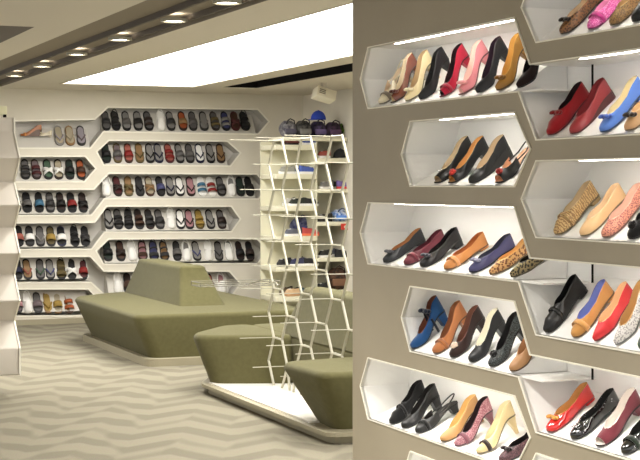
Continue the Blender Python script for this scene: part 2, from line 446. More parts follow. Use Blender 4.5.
LEA = dict(rough=.38, spec=.5); SUE = dict(rough=.9, spec=.15, bump=.2, sheen=.4); PAT = dict(rough=.12, spec=.6, coat=1.0)
TAN = (214,178,128); NUDE = (232,208,176); BLK = (26,25,27)
def mm(c, fin=LEA, **k):
    if max(c) < 75: c = tuple(int(v*.62) for v in c)
    d = dict(fin); d.update(k); return mat('shoe_'+('suede' if fin is SUE else 'patent' if fin is PAT else 'leather'), c, **d)
GOLD = mat('gold_metal', (214,180,110), .25, .5, metal=.9); SILV = mat('silver_metal', (220,220,225), .2, .5, metal=.9)

# (toe pixel x, label, options)
flat = dict(heel=.014, heel_taper=.95, s0=.26, counter=.055)
loaf = dict(heel=.02, heel_taper=.92, s0=.40, vamp=.046, counter=.06, toe='round', side=.045)
mid = dict(heel=.05, heel_taper=.62, s0=.26, counter=.055, toe='round')
high = dict(heel=.085, heel_taper=.28, s0=.26, counter=.058, toe='point', L=.225)
chunky = dict(heel=.065, heel_taper=.72, s0=.28, counter=.056, L=.23)
def D(base, **k): d = dict(base); d.update(k); return d
ROWS = {
 ('R',0): [
  (380, 'cream and grey high heel slingback shoe, deepest in the top row', (222,212,186), NUDE, D(high, sling=True, toe='round'), LEA, ('band', (120,108,92))),
  (391, 'glossy chestnut brown peep toe pump with cream lining', (116,58,42), (235,220,190), D(high, peep=True), PAT, ('bow', (80,36,30))),
  (406, 'cream high heel pump with a big ruffled bow', (232,216,172), (190,165,125), D(high), LEA, ('bow', (238,226,190))),
  (420, 'plain black high heel pump between cream and crimson pumps', (30,32,38), (40,38,40), D(high), LEA, None),
  (440, 'crimson high heel peep toe pump beside pale pink pump', (176,30,58), (60,20,30), D(high, peep=True), SUE, ('band', (150,22,48))),
  (459, 'pale pink high heel peep toe pump with bow', (224,140,148), (240,210,200), D(high, peep=True), LEA, ('bow', (240,170,172))),
  (477, 'charcoal pointed pump with purple lining, beside pink pump', (44,46,56), (70,36,66), D(high), LEA, None),
  (497, 'golden brown high heel pump with gathered toe', (168,122,52), (214,170,90), D(high), LEA, ('bow', (140,96,40))),
  (518, 'dark chocolate pump half hidden by the honeycomb divider', (58,34,34), (40,26,26), D(high), SUE, None)],
 ('R',1): [
  (435, 'black peep toe wedge with tiny ring, left in small hexagon', BLK, (200,180,150), D(mid, peep=True, heel=.055), LEA, ('buckle', None)),
  (449, 'black peep toe heel with red rosette and tan lining', (34,34,40), (206,158,96), D(mid, peep=True), LEA, ('pom', (190,52,44))),
  (470, 'plain black wedge heel pump with tall back in small hexagon', (24,25,30), (200,180,150), D(mid, wedge=True, heel=.05), LEA, None),
  (496, 'black slingback with nude footbed and red toe trim', (22,24,28), (226,176,140), D(mid, sling=True, peep=True), LEA, ('pom', (150,40,36)))],
 ('R',2): [
  (384, 'dark teal grey flat with a ribbon bow and tan lining', (52,58,66), (176,120,72), flat, LEA, ('bow', (92,92,100))),
  (405, 'burgundy leather flat between grey and black flats', (104,38,52), (90,30,44), flat, LEA, ('band', (120,52,64))),
  (421, 'glossy black low heel flat beside burgundy flat', (26,27,33), (30,28,32), D(flat, heel=.03), LEA, ('bow', (66,68,80))),
  (445, 'tan caramel leather flat with soft pleated toe', (196,130,70), (180,110,60), flat, LEA, ('band', (208,146,92))),
  (470, 'indigo blue flat with pale bow, beside tan flat', (62,62,104), (60,62,80), flat, LEA, ('bow', (150,150,176))),
  (490, 'tan pointed flat in fine brown leopard print', (206,160,104), (220,180,120), D(flat, toe='point'), ('leopard', (112,66,40), 95), None),
  (511, 'dark olive leopard print pointed flat at the row opening', (150,132,92), (60,56,44), D(flat, toe='point'), ('leopard', (40,36,28), 110), None)],
 ('R',3): [
  (412, 'royal blue suede heel with navy ankle bow', (28,72,122), (120,70,50), D(chunky, counter=.075, side=.04), SUE, ('bowhi', (22,36,66))),
  (434, 'light brown suede heel with side straps', (166,106,64), (130,80,50), D(chunky, counter=.066), SUE, ('band', (150,92,52))),
  (451, 'dark brown suede heel with cream pompom on toe', (66,40,34), (110,70,56), chunky, SUE, ('pom', (216,194,176))),
  (470, 'black leather heel with white lining below leopard flats', (34,36,42), (226,222,206), chunky, LEA, None),
  (490, 'black sequinned heel with fluffy black rosette', (20,22,24), (38,36,36), chunky, ('leopard', (74,84,84), 260), ('pom', (16,16,18))),
  (511, 'plain tan brown heel last in the fourth row', (170,126,84), (190,150,110), chunky, LEA, None)],
 ('R',4): [
  (390, 'black velvet loafer heel with high tongue, deepest of lowest row', (26,26,28), (34,32,32), D(chunky, s0=.4, vamp=.05), SUE, ('tongue', BLK)),
  (402, 'smooth black leather pump with block heel in lowest row', (34,34,36), (48,44,42), chunky, LEA, None),
  (416, 'black strappy low slung slingback sandal in lowest row', (36,36,38), (60,56,52), D(mid, sling=True, heel=.045), LEA, ('band', (26,26,28))),
  (441, 'golden tan block heel pump beside mauve glitter pump', (190,146,92), (226,192,130), chunky, LEA, None),
  (455, 'mauve pink glitter pump with dark lining', (150,92,104), (70,44,50), D(high, heel=.075), ('leopard', (196,150,156), 240), ('band', (120,74,84))),
  (477, 'cream pointed high heel with dark woven ankle strap', (226,204,154), (236,220,184), D(high), LEA, ('band', (70,50,44))),
  (500, 'dark maroon glitter shoe at the bottom edge of picture', (66,40,46), (40,28,32), flat, ('leopard', (110,74,80), 240), ('bow', (54,34,38)))],
 ('C',0): [
  (562, 'bronze brown flat with dark bow at top edge of picture', (128,86,50), (206,176,140), flat, ('leopard', (70,46,30), 120), ('bow', (52,36,26))),
  (590, 'bright orchid pink sparkling flat with straps', (214,84,160), (236,160,200), flat, ('leopard', (240,150,206), 220), ('band', (196,64,140))),
  (612, 'olive gold fabric flat beside the orchid pink flat', (146,112,66), (190,160,110), flat, ('leopard', (104,78,48), 160), None),
  (634, 'black flat cut by the picture edge in the topmost niche', (30,30,32), (40,40,40), flat, LEA, None)],
 ('C',1): [
  (549, 'deep red velvet loafer with tassel bow', (140,18,26), (40,8,12), loaf, SUE, ('bow', (120,14,20))),
  (572, 'maroon red leather wedge flat beside red velvet loafer', (142,44,48), (120,36,40), D(flat, heel=.03, wedge=True), LEA, None),
  (602, 'cornflower blue flat with blue bow and cream lining', (92,132,212), (232,218,178), D(flat, heel=.022), SUE, ('bow', (52,84,170))),
  (627, 'tan flat with a large dark brown knotted bow', (190,150,108), (220,190,150), flat, LEA, ('bow', (74,54,46)))],
 ('C',2): [
  (556, 'beige woven raffia flat with peaked tongue', (206,174,122), (220,196,156), D(loaf, s0=.34), ('check', (150,116,76), 30), ('tongue', (196,162,112))),
  (582, 'plain nude leather flat beside raffia flat', (234,196,146), (240,214,176), flat, LEA, None),
  (604, 'blush pink flat with glittering patterned toe', (230,158,134), (246,210,192), flat, ('leopard', (160,88,88), 200), None),
  (630, 'black flat with fluffy bow cut by the picture edge', (22,18,20), (40,32,34), flat, SUE, ('pom', (20,16,18)))],
 ('C',3): [
  (546, 'black leather moccasin loafer with stitched apron', (20,20,22), (30,30,32), loaf, LEA, ('tongue', BLK)),
  (574, 'tan brown flat with lavender blue lining', (190,138,76), (122,134,196), flat, SUE, ('band', (206,154,92))),
  (595, 'bright red flat with beige lining and pointed toe', (200,40,46), (226,190,150), D(flat, toe='point'), LEA, None),
  (616, 'silver grey lace pattern pump with tan back', (204,200,196), (190,150,96), D(mid, toe='point', heel=.04), ('leopard', (150,146,146), 150), None),
  (641, 'dark green flat at the picture edge beside lace pump', (70,84,72), (200,190,160), flat, LEA, None)],
 ('C',4): [
  (548, 'scarlet patent ballet flat with small gold bow', (214,38,36), (214,160,96), flat, PAT, ('bow', (216,150,70))),
  (572, 'black patent flat studded with silver gems', (18,18,20), (30,30,30), flat, PAT, ('gems', None)),
  (597, 'burgundy peep toe suede shoe with white lining', (108,44,54), (228,220,212), D(mid, heel=.04, peep=True), SUE, None),
  (623, 'black patent shoe with green sheen in the bottom corner', (20,24,22), (32,36,30), D(mid, heel=.03), PAT, ('band', (40,56,38)))],
}
def lady(name, loc, th, label, upc, lic, opt, fin, orn, group, yaw=0):
    r = thing(name, label, 'shoe', loc, (0, -th, yaw), group)
    if isinstance(fin, tuple): um = mat('shoe_pattern', upc, rough=.5, kind=fin[0], rgb2=fin[1], scale=fin[2])
    else: um = mm(upc, fin)
    lm = mm(lic, LEA, rough=.6); sc = tuple(int(v*.45+14) for v in upc); so = mm(sc, LEA)
    he = um if not isinstance(fin, tuple) else mm(tuple(int(v*.8) for v in upc))
    o = dict(opt)
    up, tz, w = shoe_parts(r, (um, lm, so, he), **o)
    L = o.get('L', .24); s0 = o.get('s0', .27)
    if orn:
        k, c = orn; om = mm(c, SUE) if c else SILV
        if k == 'bow': bow(up, om, (s0-.07)*L, tz(s0-.07)+.003, 1.25)
        elif k == 'bowhi': bow(up, om, .62*L, tz(.62)+.025, 1.6); band(up, om, .62*L, tz(.62)+.018, w(.62), wd=.012, nm='ankle_strap')
        elif k == 'pom': pompom(up, om, (s0-.10)*L, tz(s0-.1)+.002)
        elif k == 'band': band(up, om, (s0-.05)*L, tz(s0-.05), w(s0-.05))
        elif k == 'buckle': buckle(up, SILV, (s0-.06)*L, tz(s0-.06)+.004)
        elif k == 'gems': gems(up, SILV, L, tz, w); buckle(up, SILV, .16*L, tz(.16)+.004, 1.3)
        elif k == 'tongue': tongue(up, om, s0, L, tz(s0)-.012); band(up, um, (s0-.06)*L, tz(s0-.06)+.002, w(s0-.06), wd=.014)
    return r
names = {0: 'top', 1: 'second'}
for (col, k), items in ROWS.items():
    zbot = (RZ if col == 'R' else CZ)[k]; th = D2((slR if col == 'R' else slC)[k])
    for px, lab, uc, lc, opt, fin, orn in items:
        r = ray(px, 200); s = XW/r.x*r.y+.0
        off = .003
        loc = (XW+off, s, zbot+.004+off*math.tan(th))
        kindn = 'high_heel_shoe' if opt.get('heel', 0) > .045 else 'flat_shoe'
        lady(kindn, loc, th, lab, uc, lc, opt, fin, orn, "women's shoes in the partition niches", yaw=D2(random.uniform(2,7)))

# ------------------------------------------------------------ sandals on the far wall
SL_L, SL_W = .275, .106
def outline(f=1.0, n=26):
    wp = WP['foot']; ss = [0,.01,.03,.06,.1,.16,.24,.32,.42,.52,.62,.72,.8,.86,.91,.95,.98,.995,1]
    L = SL_L; a = [(L*(.5+(s-.5)*f), lerp(wp, s)*SL_W/2*f+.000) for s in ss]
    return a[1:-1]+[] , a
def slab(bm, f, z0, z1):
    _, a = outline(f); pts = [(x, y) for x, y in a]+[(x, -y) for x, y in reversed(a[1:-1])]
    loft(bm, [[Vector((x, y, z0)) for x, y in pts], [Vector((x, y, z1)) for x, y in pts]])
def arch(bm, x0, x1, w0, w1, h, n=10, skew=0):
    R = []
    for k in range(n+1):
        a = PI*k/n; c = math.cos(a); z = .022+h*math.sin(a)
        R.append([bm.verts.new((x0+skew*c, w0*c, z)), bm.verts.new(((x0+x1)/2+skew*c, (w0+w1)/2*c*1.02, z+.003)), bm.verts.new((x1+skew*c, w1*c, z))])
    for A, B in zip(R, R[1:]):
        for i in (0, 1): bm.faces.new((A[i],A[i+1],B[i+1],B[i]))
def strap_obj(bm, name='strap'):
    o = obj(name, bm, mat('strap_plain', (60,60,60)), None, smooth=True)
    md = o.modifiers.new('solid', 'SOLIDIFY'); md.thickness = .005; md.offset = 1; return o
PROTO = {}
def proto(kind):
    if kind in PROTO: return PROTO[kind]
    parts = []
    m0 = mat('plain', (90,90,90))
    bm = BM(); slab(bm, 1, 0, .020); parts.append(('sole', obj('sole', bm, m0), 0))
    bm = BM(); slab(bm, .82, .0195, .0235); parts.append(('footbed', obj('footbed', bm, m0), 1))
    L = SL_L; hw = SL_W/2
    if kind == 'slide':
        bm = BM(); arch(bm, .24*L, .50*L, hw*.98, hw*.88, .048); parts.append(('strap', strap_obj(bm), 2))
    elif kind == 'two':
        for a, b, c in ((.16,.30,.96),(.42,.58,.86)):
            bm = BM(); arch(bm, a*L, b*L, hw*c, hw*c, .042); parts.append(('strap', strap_obj(bm), 2))
    elif kind == 'cross':
        for sk in (.03, -.03):
            bm = BM(); arch(bm, .27*L, .42*L, hw*.97, hw*.93, .045 if sk > 0 else .040, skew=sk); parts.append(('strap', strap_obj(bm), 2))
    elif kind == 'thong':
        for sg in (1, -1):
            bm = BM(); tube(bm, [(.20*L,0,.022),(.22*L,sg*.004,.042),(.34*L,sg*hw*.55,.046),(.46*L,sg*hw*.85,.036),(.52*L,sg*hw*.9,.020)], [.004,.006,.009,.009,.006], 8)
            parts.append(('strap', obj('strap', bm, m0, smooth=True), 2))
    elif kind == 'back':
        for a, b, c in ((.16,.34,.97),):
            bm = BM(); arch(bm, a*L, b*L, hw*c, hw*c, .040); parts.append(('strap', strap_obj(bm), 2))
        bm = BM(); arch(bm, .50*L, .58*L, hw*.84, hw*.80, .052); parts.append(('strap', strap_obj(bm), 2))
        bm = BM(); pts = [(L*(.55+.44*math.sin(PI*k/12)), hw*.80*math.cos(PI*k/12), .026+.032*math.sin(PI*k/12)) for k in range(13)]
        tube(bm, pts, .005, 6); parts.append(('heel_strap', obj('heel_strap', bm, m0, smooth=True), 2))
    elif kind == 'clog':
        bm = BM(); rows = []
        for s in (0,.01,.03,.07,.13,.2,.28,.36,.44,.50):
            w = lerp(WP['foot'], s)*SL_W/2*.98; h = lerp([(0,.004),(.03,.018),(.1,.032),(.25,.046),(.44,.055),(.5,.056)], s)
            rows.append([bm.verts.new((s*L, w*math.cos(PI*k/10), .018+h*math.sin(PI*k/10))) for k in range(11)])
        for A, B in zip(rows, rows[1:]):
            for k in range(10):
                try: bm.faces.new((A[k],A[k+1],B[k+1],B[k]))
                except ValueError: pass
        parts.append(('upper', obj('upper', bm, m0, smooth=True), 2))
        bm = BM(); pts = [(L*(.5+.49*math.sin(PI*k/12)), hw*.82*math.cos(PI*k/12), .030+.030*math.sin(PI*k/12)) for k in range(13)]
        tube(bm, pts, .007, 6); parts.append(('heel_strap', obj('heel_strap', bm, m0, smooth=True), 2))
    PROTO[kind] = parts; return parts
KN = {'slide': 'slide sandal', 'two': 'two-strap sandal', 'cross': 'cross-strap sandal', 'thong': 'thong sandal', 'back': 'back-strap sandal', 'clog': 'clog'}
BK = (30,29,30); DG = (66,64,66); GR = (128,124,122); LG = (176,172,168); WH = (240,238,234); BR = (92,60,44); DB = (58,40,34); NV = (40,44,78)
RED = (178,44,40); OL = (128,110,66); TN = (188,146,98); MR = (104,44,48); GN = (44,60,50)
CN = {BK:'black', DG:'charcoal', GR:'grey', LG:'pale grey', WH:'white', BR:'brown', DB:'dark brown', NV:'navy', RED:'red', OL:'olive', TN:'tan', MR:'maroon', GN:'dark green',
      (214,110,60):'orange', (90,150,190):'sky blue', (214,176,86):'yellow', (216,120,104):'salmon', (92,96,150):'violet blue', (150,132,136):'mauve', (226,212,180):'cream', (206,196,206):'lilac', (232,170,176):'pink', (96,130,104):'sage green'}
ORA=(214,110,60); SKY=(90,150,190); YEL=(214,176,86); SAL=(216,120,104); VIO=(92,96,150); MAU=(150,132,136); CRM=(226,212,180); LIL=(206,196,206); PNK=(232,170,176); SAG=(96,130,104)
# (px, kind, sole colour, footbed colour, strap colour)
SROWS = [
 ('top long row', 132.6, [(107,'slide',BK,GR,DG),(117,'back',BK,DG,BK),(127.5,'slide',BK,LG,GR),(139,'slide',BK,LG,BK),(150,'two',BK,GR,DB),(162,'clog',WH,WH,WH),(172,'slide',BK,LG,DG),(184,'slide',DB,ORA,TN),(194,'slide',BK,GR,GR),(205,'thong',BK,LG,LG),(216.5,'two',DB,GR,OL),(227,'two',BK,VIO,LG),(236.5,'cross',MR,BR,MR),(246.5,'back',BK,DG,BK)]),
 ('second long row', 165.0, [(107.4,'slide',BK,GN,BK),(118.5,'slide',OL,MAU,GR),(129.6,'slide',BR,SAL,RED),(140.6,'thong',OL,TN,OL),(151,'thong',BK,LG,BK),(160,'thong',NV,LG,NV),(170.7,'two',MR,SAL,RED),(181,'slide',BK,LG,GR),(191,'slide',BK,GR,GR),(201,'thong',NV,WH,NV),(211.7,'thong',BK,LG,BK),(221.8,'thong',DB,TN,BR)]),
 ('third long row', 198.2, [(107.5,'clog',WH,WH,WH),(119,'cross',DB,MR,DB),(129.5,'cross',OL,TN,OL),(141,'thong',BK,DG,BK),(151,'cross',BR,CRM,TN),(162,'slide',BK,DG,VIO),(171.5,'thong',BK,LG,NV),(181,'thong',BK,WH,BK),(192,'thong',DB,PNK,DB),(203,'two',WH,WH,SKY),(213,'two',WH,WH,RED),(222.7,'slide',BK,GR,DG),(232.5,'clog',WH,LG,WH),(241.5,'thong',BK,GN,BK),(251,'slide',BK,BK,BK)]),
 ('fourth long row', 231.2, [(110,'thong',BK,LG,BK),(119.5,'two',BK,GR,BK),(129.4,'back',BK,DG,BK),(140.6,'two',DG,DB,BR),(151,'two',DB,DG,DG),(161,'slide',DG,GR,DG),(172,'clog',WH,WH,WH),(181.5,'thong',BK,WH,BK),(190.5,'thong',BK,PNK,DB),(200.8,'two',OL,YEL,YEL),(211.8,'thong',BK,LG,DG),(223,'slide',DB,GR,DB)]),
 ('fifth long row', 263.2, [(109,'slide',BK,GN,BK),(121.8,'cross',BK,BR,DB),(133,'clog',WH,WH,WH),(143.4,'back',DB,PNK,BR),(154.7,'back',DG,VIO,DG),(165.4,'back',DG,TN,DG),(178,'slide',BK,DG,GR),(188,'clog',WH,LG,WH),(198,'thong',BK,LG,VIO),(209.5,'clog',WH,WH,WH),(219.8,'thong',BK,GR,DG),(230.6,'clog',LG,WH,WH),(241.3,'slide',BK,DB,BK),(251,'slide',DB,BK,DB)]),
 ('lowest long row', 295.6, [(118.7,'clog',WH,WH,WH),(129,'slide',BK,DB,BR),(212,'thong',BK,SAL,MR),(223,'clog',WH,PNK,WH)]),
 ('cream short row at the top', 147.6, [(60.5,'thong',LG,CRM,LIL),(71,'thong',TN,CRM,CRM),(82,'thong',DG,LIL,MAU)]),
 ('second short row', 181.5, [(26,'two',BK,GR,DG),(37.3,'two',DB,MAU,MR),(49,'cross',BK,SAG,WH),(59.5,'cross',DB,CRM,WH),(70.5,'slide',BK,GN,BK),(82,'slide',BK,ORA,BR)]),
 ('third short row', 214.8, [(17,'thong',BK,GR,BK),(28,'slide',BK,BK,GR),(40,'slide',BK,BK,SKY),(51,'slide',BK,GR,DG),(62,'slide',BK,DB,BK),(73,'slide',BK,BK,RED),(84,'cross',BK,DB,BK)]),
 ('fourth short row', 248.8, [(19.5,'slide',BK,BK,SAL),(30.5,'slide',BK,DG,WH),(41,'thong',BK,GR,LG),(51.6,'slide',BK,OL,YEL),(62.3,'slide',NV,BK,WH),(75.6,'back',BK,BK,BK),(86,'cross',BK,BK,DG)]),
 ('fifth short row', 282.0, [(18.5,'slide',BK,DG,NV),(28.5,'thong',BK,TN,SAL),(41,'thong',BK,GR,SAG),(51,'thong',BK,LG,VIO),(62,'back',BK,OL,OL),(72.5,'cross',BK,BK,WH),(84,'slide',BK,MR,RED)]),
 ('bottom short row by the floor', 315.6, [(18.5,'slide',BK,MAU,PNK),(28.7,'clog',WH,WH,WH),(38.6,'slide',DG,GR,MAU),(49,'thong',TN,YEL,YEL),(58.5,'slide',TN,CRM,YEL),(70,'two',BR,TN,ORA)]),
]
fmats = {}
def fm(c, r=.6):
    if (c, r) not in fmats: fmats[(c, r)] = mat('sandal_rubber', c if min(c) > 225 else tuple(int(v*.74) for v in c), rough=.6, spec=.4)
    return fmats[(c, r)]
def descr(it):
    _, k, so, fb, st = it
    a = CN[st]
    d = f"{a} {KN[k]}"
    if k != 'clog' and fb != st: d = f"{a} {KN[k]} with {CN[fb]} footbed"
    return d
seen = {}
used = set()
def place_copy(src, part_mats, root):
    for nm, o, mi in src:
        first = id(o) not in used
        c = o if first else o.copy(); used.add(id(o))
        if not first: C.objects.link(c)
        c.parent = root
        c.material_slots[0].link = 'OBJECT'; c.material_slots[0].material = part_mats[mi]
sandals = []
for rn, y, items in SROWS:
    for i, it in enumerate(items):
        px, k, so, fb, st = it
        p = on_y(px, y, YB)
        nb = []
        if i > 0: nb.append(CN[items[i-1][4]]+' one')
        if i < len(items)-1: nb.append(CN[items[i+1][4]]+' one')
        d = descr(it)
        if len(nb) == 2: lab = f"{d} between {nb[0].replace(' one','')} and {nb[1].replace(' one','')}, {rn}"
        elif i == 0: lab = f"{d}, first in {rn}"
        else: lab = f"{d}, last in {rn}"
        if len(lab.split()) > 16: lab = lab.replace(' with '+CN[fb]+' footbed', '')
        if lab in seen: lab = lab.replace(d, d.replace(' sandal', ' sandal again'))
        seen[lab] = 1
        r = thing('clog' if k == 'clog' else 'sandal', lab, 'clog' if k == 'clog' else 'sandal',
                  (p.x, YB+.012, p.z+.006+.012*math.tan(SL)-.004), (0, -SL, PI/2+D2(random.uniform(-5,4))), "sandals and clogs on the far wall")
        place_copy(proto(k), (fm(so), fm(fb), fm(st)), r)
        if k == 'back' or k == 'slide': r.scale = (1, random.uniform(.95,1.03), 1)
# two odd shoes at the start of the first short row
p = on_y(27, 147.6, YB)
lady('high_heel_shoe', (p.x-.06, YB+.08, p.z+.13), 0, 'orange brown wedge heel lying sideways in the cream top short row', (168,104,58), (214,150,90), D(mid, wedge=True, heel=.08), LEA, ('band', (206,140,80)), "sandals and clogs on the far wall", yaw=D2(0))
lady('flat_shoe', (p.x+.15, YB+.08, p.z+.13), 0, 'small beige flat shoe beside the orange brown wedge heel', (214,204,178), (226,214,190), D(flat, L=.15), LEA, ('bow', (200,190,160)), "sandals and clogs on the far wall", yaw=D2(-12))

# ------------------------------------------------------------ sofas
def inset_poly(l, d): return offset(l, -d)
def rounded(l, r=.12, n=4):
    out = []; m = len(l)
    for i in range(m):
        p0, p1, p2 = Vector(l[i-1]), Vector(l[i]), Vector(l[(i+1) % m])
        a = p1+(p0-p1).normalized()*min(r, (p0-p1).length*.45); b = p1+(p2-p1).normalized()*min(r, (p2-p1).length*.45)
        for k in range(n+1):
            t = k/n; q = a*(1-t)**2+p1*2*t*(1-t)+b*t*t; out.append((q.x, q.y))
    return out
def pad(name, low, top, z0, z1, m, parent, er=.03, r=.12):
    """upholstered block between two matching outlines, with a soft top edge"""
    er = max(er, .04)
    polys = []; L_ = rounded(low, r); T_ = rounded(top, r)
    for f in (0, .5, 1): polys.append([Vector((a[0]*(1-f)+b[0]*f, a[1]*(1-f)+b[1]*f, z0+(z1-er-z0)*f)) for a, b in zip(L_, T_)])
    for k in range(1, 5):
        a = PI/2*k/4; ins = offset(T_, -er*(1-math.cos(a))); polys.append([Vector((q[0], q[1], z1-er+er*math.sin(a))) for q in ins])
    b = BM(); loft(b, polys)
    o = obj(name, b, m, parent, smooth=True)
    md = o.modifiers.new('e', 'EDGE_SPLIT'); md.split_angle = math.radians(40); return o
def slabp(name, poly, z0, z1, m, parent, r=.1):
    q = rounded(poly, r); b = BM(); loft(b, [[Vector((x, y, z0)) for x, y in q], [Vector((x, y, z1)) for x, y in q]]); return obj(name, b, m, parent)
ox, oy = 4.36, 14.3
def loc(l, o): return [(x-o[0], y-o[1]) for x, y in l]
O = (ox, oy)
s = thing('sofa', 'olive green island sofa with sloped central backrest, standing before the sandal wall', 'sofa', (ox, oy, 0))
slabp('plinth', loc([(3.62,12.86),(5.1,12.86),(5.1,15.75),(4.05,15.75),(3.62,15.35)], O), 0, .065, M_plinth, s)
pad('seat', loc([(3.68,12.95),(5.05,12.95),(5.05,15.65),(4.08,15.65),(3.68,15.25)], O), loc([(3.53,12.93),(5.2,12.93),(5.2,15.8),(4.02,15.8),(3.53,15.33)], O), .065, .45, M_green, s)
pad('backrest', loc([(4.18,13.72),(4.64,13.72),(4.64,15.8),(4.18,15.8)], O), loc([(4.27,14.02),(4.54,14.02),(4.54,15.6),(4.27,15.6)], O), .44, .81, M_green, s, r=.06)
O = (4.36, 10.3)
s = thing('sofa', 'olive green sofa with cut-out white platform holding the honeycomb rod screen', 'sofa', (O[0], O[1], 0))
slabp('plinth', loc([(3.60,8.62),(5.1,8.62),(5.1,11.8),(3.95,11.8),(3.60,11.12)], O), 0, .05, M_plinth, s)
slabp('plinth_edge', loc([(3.55,8.57),(5.12,8.57),(5.12,11.85),(3.93,11.85),(3.55,11.14)], O), .05, .075, M_plinth, s)
slabp('platform', loc([(3.60,9.0),(4.2,9.0),(4.2,11.2),(3.60,11.08)], O), .075, .085, M_white, s, r=.01)
pad('seat', loc([(3.62,10.98),(4.20,10.76),(4.20,11.65),(4.0,11.65),(3.63,11.18)], O), loc([(3.50,11.04),(4.20,10.76),(4.20,11.8),(3.95,11.8),(3.52,11.26)], O), .076, .45, M_green, s)
pad('seat', loc([(3.64,8.68),(4.25,8.68),(4.25,9.25),(3.68,9.12)], O), loc([(3.50,8.55),(4.25,8.55),(4.25,9.36),(3.48,9.24)], O), .076, .45, M_green, s)
pad('seat', loc([(4.21,8.68),(5.05,8.68),(5.05,11.65),(4.21,11.65)], O), loc([(4.17,8.6),(5.2,8.6),(5.2,11.8),(4.17,11.8)], O), .076, .45, M_green, s)
pad('backrest', loc([(4.17,8.85),(4.55,8.85),(4.55,11.1),(4.17,11.1)], O), loc([(4.25,9.1),(4.46,9.1),(4.46,10.85),(4.25,10.85)], O), .44, .81, M_green, s)

# ------------------------------------------------------------ honeycomb rod screen
t = thing('honeycomb_screen', 'tall cream metal honeycomb screen with hanging rods, standing on white platform', 'display screen', (4.0, 9.9, .085))
bm = BM(); y0 = 10.64; PZ = .185; base = .085
def node(k, j, e):   # column k, half-row j, e = +1 far end, -1 near end of the short bar
    return Vector((0, y0-.285*k+e*.087-9.9, .445+PZ*j-base))
jt = 8
def cz(v): return Vector((v.x, v.y, max(0, v.z)))
for k in range(-1, 7):
    for j in range(-2, jt+1):
        if (k+j) % 2: continue
        if k >= 0 and node(k, j, 1).z > .02: tube(bm, [node(k, j, 1), node(k, j, -1)], .008, 6)
        if k < 6:
            for dj in (1, -1):
                q = j+dj
                if q > jt or q < -2: continue
                tube(bm, [cz(node(k, j, -1)), cz(node(k+1, q, 1))], .010, 6)
    for j in range(-2, jt+1):
        if (k+j) % 2 == 0:
            for e in (1, -1):
                q = cz(node(k, j, e))
                if (k >= 0 or e < 0) and (k < 6 or e > 0): ball(bm, q if q.z > .01 else q+Vector((0,0,.006)), (.0105,)*3, 8, 6)
    if k % 2 and k > 0:
        for e in (1, -1):
            a = node(k, -1, e); tube(bm, [a, Vector((0, a.y-e*.05, 0))], .010, 6)
obj('honeycomb_frame', bm, M_metal, t)
for k in range(0, 6):
    for j in range(-1, jt+1):
        if (k+j) % 2 or (k == 5 and j < 0): continue
        a = node(k, j, 1); ln = .27
        if j == jt: ln = .35
        b = BM(); tube(b, [a+Vector((.03,0,0)), a+Vector((-ln,0,.004))], .0032, 6)
        obj('hanging_rod', b, M_chrome, t)

# ------------------------------------------------------------ sports shoe shelving by the side wall
YS = 15.9    # its front plane
def sx(px): return on_y(px, 200, YS).x
def sz(py, px=315): return on_y(px, py, YS).z
t = thing('shelf_unit', 'white open shelving with staggered boards crowded with sports shoes in the corner', 'shelving', (sx(300), YS, 0))
lx = sx(300)
M_sh = mat('ivory_shelf', (228,224,200), .5, .4)
left = [145, 174, 206, 236, 266, 296]; right = [158, 189, 222, 258, 291]; topy = 137
XA, XM, XR = sx(276), sx(317), sx(353)+.12
for y in left:
    b = BM(); box(b, XA-lx, XM-lx, 0, .5, sz(y+5), sz(y)); obj('shelf_board', b, M_sh, t, bevel=.004)
for y in right:
    b = BM(); box(b, XM-lx+.012, XR-lx, 0, .5, sz(y+4), sz(y)); obj('shelf_board', b, M_sh, t, bevel=.004)
b = BM(); box(b, sx(284)-lx, XR-lx, .0, .5, sz(topy+4), sz(topy)); obj('top_board', b, M_sh, t, bevel=.004)
for x, top in ((XM-lx, topy+4), (XR-lx, topy+4)):
    b = BM(); box(b, x, x+.012, 0.02, .5, 0.0, sz(top)); obj('side_panel', b, M_sh, t)
b = BM(); box(b, XA-lx, XR-lx, .5, .515, 0, sz(topy+4)); obj('back_panel', b, M_sh, t)
b = BM(); box(b, XA-lx, XM-lx, .03, .5, 0, .10); box(b, XM-lx+.012, XR-lx, .03, .5, 0, .10); obj('kickboard', b, M_sh, t)

SNK = dict(L=.25, W=.09, heel=.026, sole=.024, toe='foot', s0=.40, vamp=.06, counter=.07, side=.06, heel_taper=1)
def sneaker(px, py, col, solec, lab, ang=0, L=.25, d=.06, kind='sneaker'):
    lev = min([topy]+left+right, key=lambda q: abs(q-py) if q >= py-1 else 999)
    z = sz(lev); p = on_y(px, 200, YS+d)
    r = thing('sneaker', lab, 'sneaker', (p.x-math.cos(ang)*L/2, YS+d+max(0,-math.sin(ang))*L*1.0, z+.001), (0,0,ang), 'sports shoes on the corner shelving')
    um = mm(col, LEA, rough=.6); up, tz, w = shoe_parts(r, (um, mm((60,60,62)), mm(solec, LEA, rough=.6), mm(solec, LEA, rough=.6)), **dict(SNK, L=L))
    b = BM()
    for s_ in (.24,.29,.34):
        hw_ = w(s_)*.5; tube(b, [(s_*L, -hw_, tz(s_)-.004), (s_*L+.004, 0, tz(s_)+.003), (s_*L, hw_, tz(s_)-.004)], .003, 5)
    obj('laces', b, mm((230,228,224)), up)
    return r
W_ = (236,234,230)
